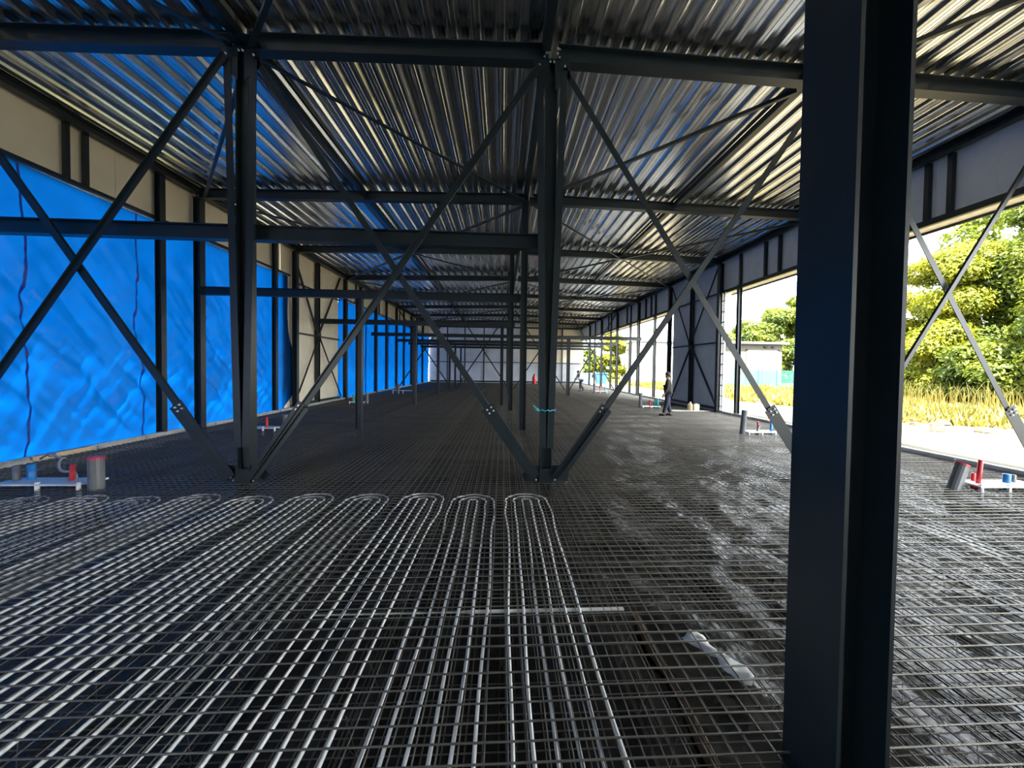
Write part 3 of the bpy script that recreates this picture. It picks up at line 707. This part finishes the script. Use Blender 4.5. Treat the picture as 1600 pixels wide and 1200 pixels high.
person((6.65, 32.9, .006), math.radians(200), 'distant person in a white shirt and dark trousers leaning forward', P2, SHIRT, NAVY, BLACK, None, HAIR)

# ------------------------------------------------------------------ outside: trees
def leaf_cloud(rs, blobs, n, size):
    """leaf quads scattered through ellipsoid shells"""
    vol = np.array([b[3]*b[4]*b[5] for b in blobs])**(2/3); pr = vol/vol.sum()
    bi = rs.choice(len(blobs), n, p=pr); B = np.array(blobs)[bi]
    d = rs.normal(size=(n, 3)); d /= np.linalg.norm(d, axis=1)[:, None]
    rad = (.55+.45*rs.rand(n)**.5)*(1+.12*rs.normal(size=n))
    c = B[:, :3]+d*B[:, 3:6]*rad[:, None]
    nrm = d+rs.normal(size=(n, 3))*.55+np.array([0, 0, .5]); nrm /= np.linalg.norm(nrm, axis=1)[:, None]
    a = np.cross(nrm, rs.normal(size=(n, 3))); a /= np.linalg.norm(a, axis=1)[:, None]; b = np.cross(nrm, a)
    s = size*(.6+.8*rs.rand(n))[:, None]
    v = np.stack([c+a*s, c+b*s*.45+nrm*s*.1, c-a*s, c-b*s*.45+nrm*s*.1], 1).reshape(-1, 3)
    me = bpy.data.meshes.new('foliage'); me.vertices.add(len(v)); me.vertices.foreach_set('co', v.astype(np.float32).ravel())
    me.loops.add(4*n); me.loops.foreach_set('vertex_index', np.arange(4*n, dtype=np.int32))
    me.polygons.add(n); me.polygons.foreach_set('loop_start', np.arange(0, 4*n, 4, dtype=np.int32))
    me.update(calc_edges=True); return me
def tree(x, y, h, rx, label, m, n, size, seed, low=.06, group='trees beyond the open side', nb=26):
    rs = np.random.RandomState(seed)
    e = empty('tree', (x, y, -.1), label, 'tree', group)
    g = G().tube([(x, y, -.2), (x+.1, y, h*.3), (x-.1, y+.1, h*.6), (x, y, h*.85)], [h*.022, h*.017, h*.010, .03], 8)
    tr = part('trunk', g, BARK, e, True)
    blobs = []
    for k in range(nb):
        t = rs.rand(); z = h*(low+(1-low)*t*.95); w = rx*(.35+.65*math.sin(math.pi*min(1, .22+.72*t)))
        ang = rs.rand()*6.283; rr_ = w*math.sqrt(rs.rand())*.8
        s = rx*rs.uniform(.26, .44)
        blobs.append((rr_*math.cos(ang), rr_*math.sin(ang), z, s, s, s*.62))
    for k in range(7):
        b = blobs[k]; zb = max(.2*h, b[2]*.6)
        part('branch', G().tube([(x, y, zb), (x+b[0]*.5, y+b[1]*.5, (zb+b[2])/2+.2), (x+b[0], y+b[1], b[2])], [h*.008, h*.006, .015], 6), BARK, e, True)
    me = leaf_cloud(rs, blobs, n, size); me.materials.append(m)
    o = inst('foliage', me, e, (0, 0, 0)); o['kind'] = 'stuff'
    return e
tree(33.5, 27.2, 11.0, 4.2, 'yellow-green bushy tree right behind the near column, seen through the open side', LEAF_Y, 60000, .13, 1)
tree(37.5, 24.0, 15.5, 5.2, 'tall green tree at the right edge of the picture', LEAF_G, 70000, .14, 2)
tree(35.0, 31.5, 9.0, 4.0, 'lower yellow-green tree hidden mostly by the near column', LEAF_Y, 30000, .15, 3)
tree(33.0, 19.0, 10.0, 4.0, 'green bushy tree just past the right picture edge', LEAF_G, 36000, .14, 4)
tree(44.0, 34.0, 17.0, 5.0, 'thin airy tree high behind the yellow-green one', LEAF_G, 7000, .25, 5, .3)
tree(31.5, 23.0, 4.2, 3.0, 'low dark shrub mass under the tall green tree', LEAF_G, 14000, .15, 6, .02)
tree(34.5, 29.0, 3.6, 2.8, 'low yellow-green shrub by the near column edge', LEAF_Y, 9000, .15, 16, .02)
tree(34.0, 62.5, 7.6, 4.0, 'low round tree left of the white shed', LEAF_G, 9000, .3, 7)
tree(40.0, 63.0, 10.2, 4.8, 'round tree rising behind the white shed roof', LEAF_G, 14000, .3, 8)
tree(46.5, 64.0, 12.6, 5.4, 'tall round tree right behind the white shed', LEAF_G, 16000, .3, 9)
tree(53.0, 65.0, 15.0, 5.6, 'tallest tree right of the white shed', LEAF_G, 16000, .3, 10)
tree(21.5, 76.0, 9.0, 3.2, 'distant tree left of the white hall building', LEAF_Y, 8000, .32, 11)
tree(17.5, 80.0, 6.0, 3.4, 'distant low tree above the blue container', LEAF_G, 6000, .32, 12)
tree(11.5, 82.0, 4.5, 3.6, 'distant bush beyond the far open side', LEAF_Y, 5000, .32, 13)
tree(30.0, 99.0, 10.5, 4.2, 'distant tree over the white hall building', LEAF_G, 8000, .32, 14)

# grass
rs = np.random.RandomState(5); n = 60000
gx = 15.5+rs.rand(n)**1.2*24; gy = 6+rs.rand(n)*54
edge = 17.6-.13*(gy-15)+1.0*np.sin(gy*.7)+.8*np.sin(gy*1.9+1)
keep = (gx > edge); gx = gx[keep]; gy = gy[keep]; n = len(gx)
hh = (.12+.30*rs.rand(n)**2)*(1+.6*(np.sin(gx*1.3)*np.sin(gy*.9) > .4))
ang = rs.rand(n)*6.283; wv_ = .045+.05*rs.rand(n)
base = np.stack([gx, gy, np.full(n, -.1)], 1); sd = np.stack([np.cos(ang), np.sin(ang), np.zeros(n)], 1)*wv_[:, None]
lean = np.stack([rs.normal(size=n)*.12, rs.normal(size=n)*.12, hh], 1)
v = np.stack([base-sd, base+sd, base+lean], 1).reshape(-1, 3)
me = bpy.data.meshes.new('grass'); me.vertices.add(3*n); me.vertices.foreach_set('co', v.astype(np.float32).ravel())
me.loops.add(3*n); me.loops.foreach_set('vertex_index', np.arange(3*n, dtype=np.int32)); me.polygons.add(n)
me.polygons.foreach_set('loop_start', np.arange(0, 3*n, 3, dtype=np.int32)); me.update(calc_edges=True); me.materials.append(GRASS)
o = bpy.data.objects.new('grass', me); col.objects.link(o); tag(o, 'dry yellow-green grass strip between sand and trees', 'grass', None, 'stuff')
# tall reeds by the trees
g = G(); rr = random.Random(3)
for k in range(260):
    X = 27.5+rr.uniform(0, 2.2); Yk = 20+rr.uniform(0, 7.5); a = rr.uniform(0, 6.28); hgt = rr.uniform(.7, 1.5); b = rr.uniform(.1, .5)
    g.tube([(X, Yk, -.1), (X+b*.3*math.cos(a), Yk+b*.3*math.sin(a), hgt*.6), (X+b*math.cos(a), Yk+b*math.sin(a), hgt)], [.02, .014, .004], 4, False)
o = part('reeds', g, GRASS); tag(o, 'tall dry reeds at the foot of the trees', 'reeds', None, 'stuff')

# ------------------------------------------------------------------ outside: buildings, fences, container
e = empty('shed', (33, 50, -.1), 'white flat-roofed shed with a pale grey double door', 'shed')
part('wall', G().box(28.6, 37.1, 50, 56, -.1, 5.45), SHEDW, e)
part('roof', G().box(28.2, 37.7, 49.4, 56.5, 5.45, 5.75), SHEDROOF, e)
for a, b in ((32.3, 34.35), (34.38, 36.4)): part('door_leaf', G().box(a, b, 49.9, 50, -.1, 4.55), SHUTTER, e)
part('door_frame', G().box(32.1, 32.28, 49.88, 50, -.1, 4.75).box(36.42, 36.6, 49.88, 50, -.1, 4.75).box(32.1, 36.6, 49.88, 50, 4.57, 4.75), SHEDROOF, e)
for a in (34.6, 35.6): part('wall_lamp', G().box(a, a+.35, 49.8, 50, 4.95, 5.15), BLACK, e)
e = empty('hall_building', (25, 71, -.1), 'large white building beyond the fence, left of the braced bay', 'building')
part('wall', G().box(24.5, 44, 71, 94, -.1, 7.0), mat('hall_wall_white', (.3, .3, .29), .6), e)
part('roof', G().box(24.2, 44.3, 70.6, 94.4, 7.0, 7.25), SHEDROOF, e)
for k in range(5): part('wall_seam', G().box(24.46, 24.5, 73+k*4.5, 73.08+k*4.5, -.1, 7), SHEDROOF, e)
def fence(x0, x1, Y, h, npan, m, label, slope_=0):
    e = empty('fence', (x0, Y, -.1), label, 'fence', 'wire panel fences'); w = (x1-x0)/npan
    for k in range(npan+1): part('post', G().box(x0+k*w-.05, x0+k*w+.05, Y-.05, Y+.05, -.1, h+.1), m, e)
    for k in range(npan):
        g = G(); a = x0+k*w+.06; b = x0+(k+1)*w-.06
        for z in np.linspace(.1, h, 7): g.box(a, b, Y-.02, Y+.02, z-.025, z+.025)
        q = a
        while q < b: g.box(q-.02, q+.02, Y-.012, Y+.012, .05, h); q += .11
        part('mesh_panel', g, m, e)
fence(25.5, 34.5, 44.2, 1.95, 4, FENCEG, 'green wire panel fence in front of the white shed')
fence(16.9, 23.5, 52.5, 1.7, 3, FENCEY, 'grey-green wire fence left of the braced bay, before the white building')
e = empty('waste_container', (13.0, 51, -.1), 'blue waste container outside the far open side', 'container')
g = G().plate([(12.45, 50.4, -.1), (13.55, 50.4, -.1), (13.75, 50.4, 1.25), (12.3, 50.4, 1.25)], (0, 1, 0), 1.2); part('bin_body', g, BINBLUE, e)
part('lid', G().box(12.25, 13.8, 50.3, 51.7, 1.25, 1.36), BINBLUE, e)
for a in (12.55, 13.45): part('wheel', G().cyl((a-.04, 50.5, .0), (a+.04, 50.5, .0), .1, 10), BLACK, e)
e = empty('waste_container', (11.2, 51.5, -.1), 'pale blue waste container partly behind an open-side post', 'container')
PALEB = mat('container_pale_blue', (.3, .5, .7), .5)
g = G().plate([(10.75, 51.4, -.1), (11.75, 51.4, -.1), (11.9, 51.4, 1.2), (10.65, 51.4, 1.2)], (0, 1, 0), 1.1); part('bin_body', g, PALEB, e)
part('lid', G().box(10.6, 11.95, 51.3, 52.6, 1.2, 1.3), PALEB, e)
# gravel lumps at the sand edge
rr = random.Random(9)
for k in range(26):
    X = rr.uniform(14.5, 18); Yk = rr.uniform(12, 19); s = rr.uniform(.1, .28)
    g = G().lathe((X, Yk, -.12), [(s*.7, 0), (s, s*.3), (s*.75, s*.7), (s*.2, s*.85)], 7)
    g.v = [(a+rr.uniform(-.2, .2)*s, b+rr.uniform(-.2, .2)*s, c) for a, b, c in g.v]
    tag(part('rubble_stone', g, SAND, None, False, (X, Yk, -.1)), 'pale rubble stone at the edge of the grass', 'stone', 'rubble stones by the grass')
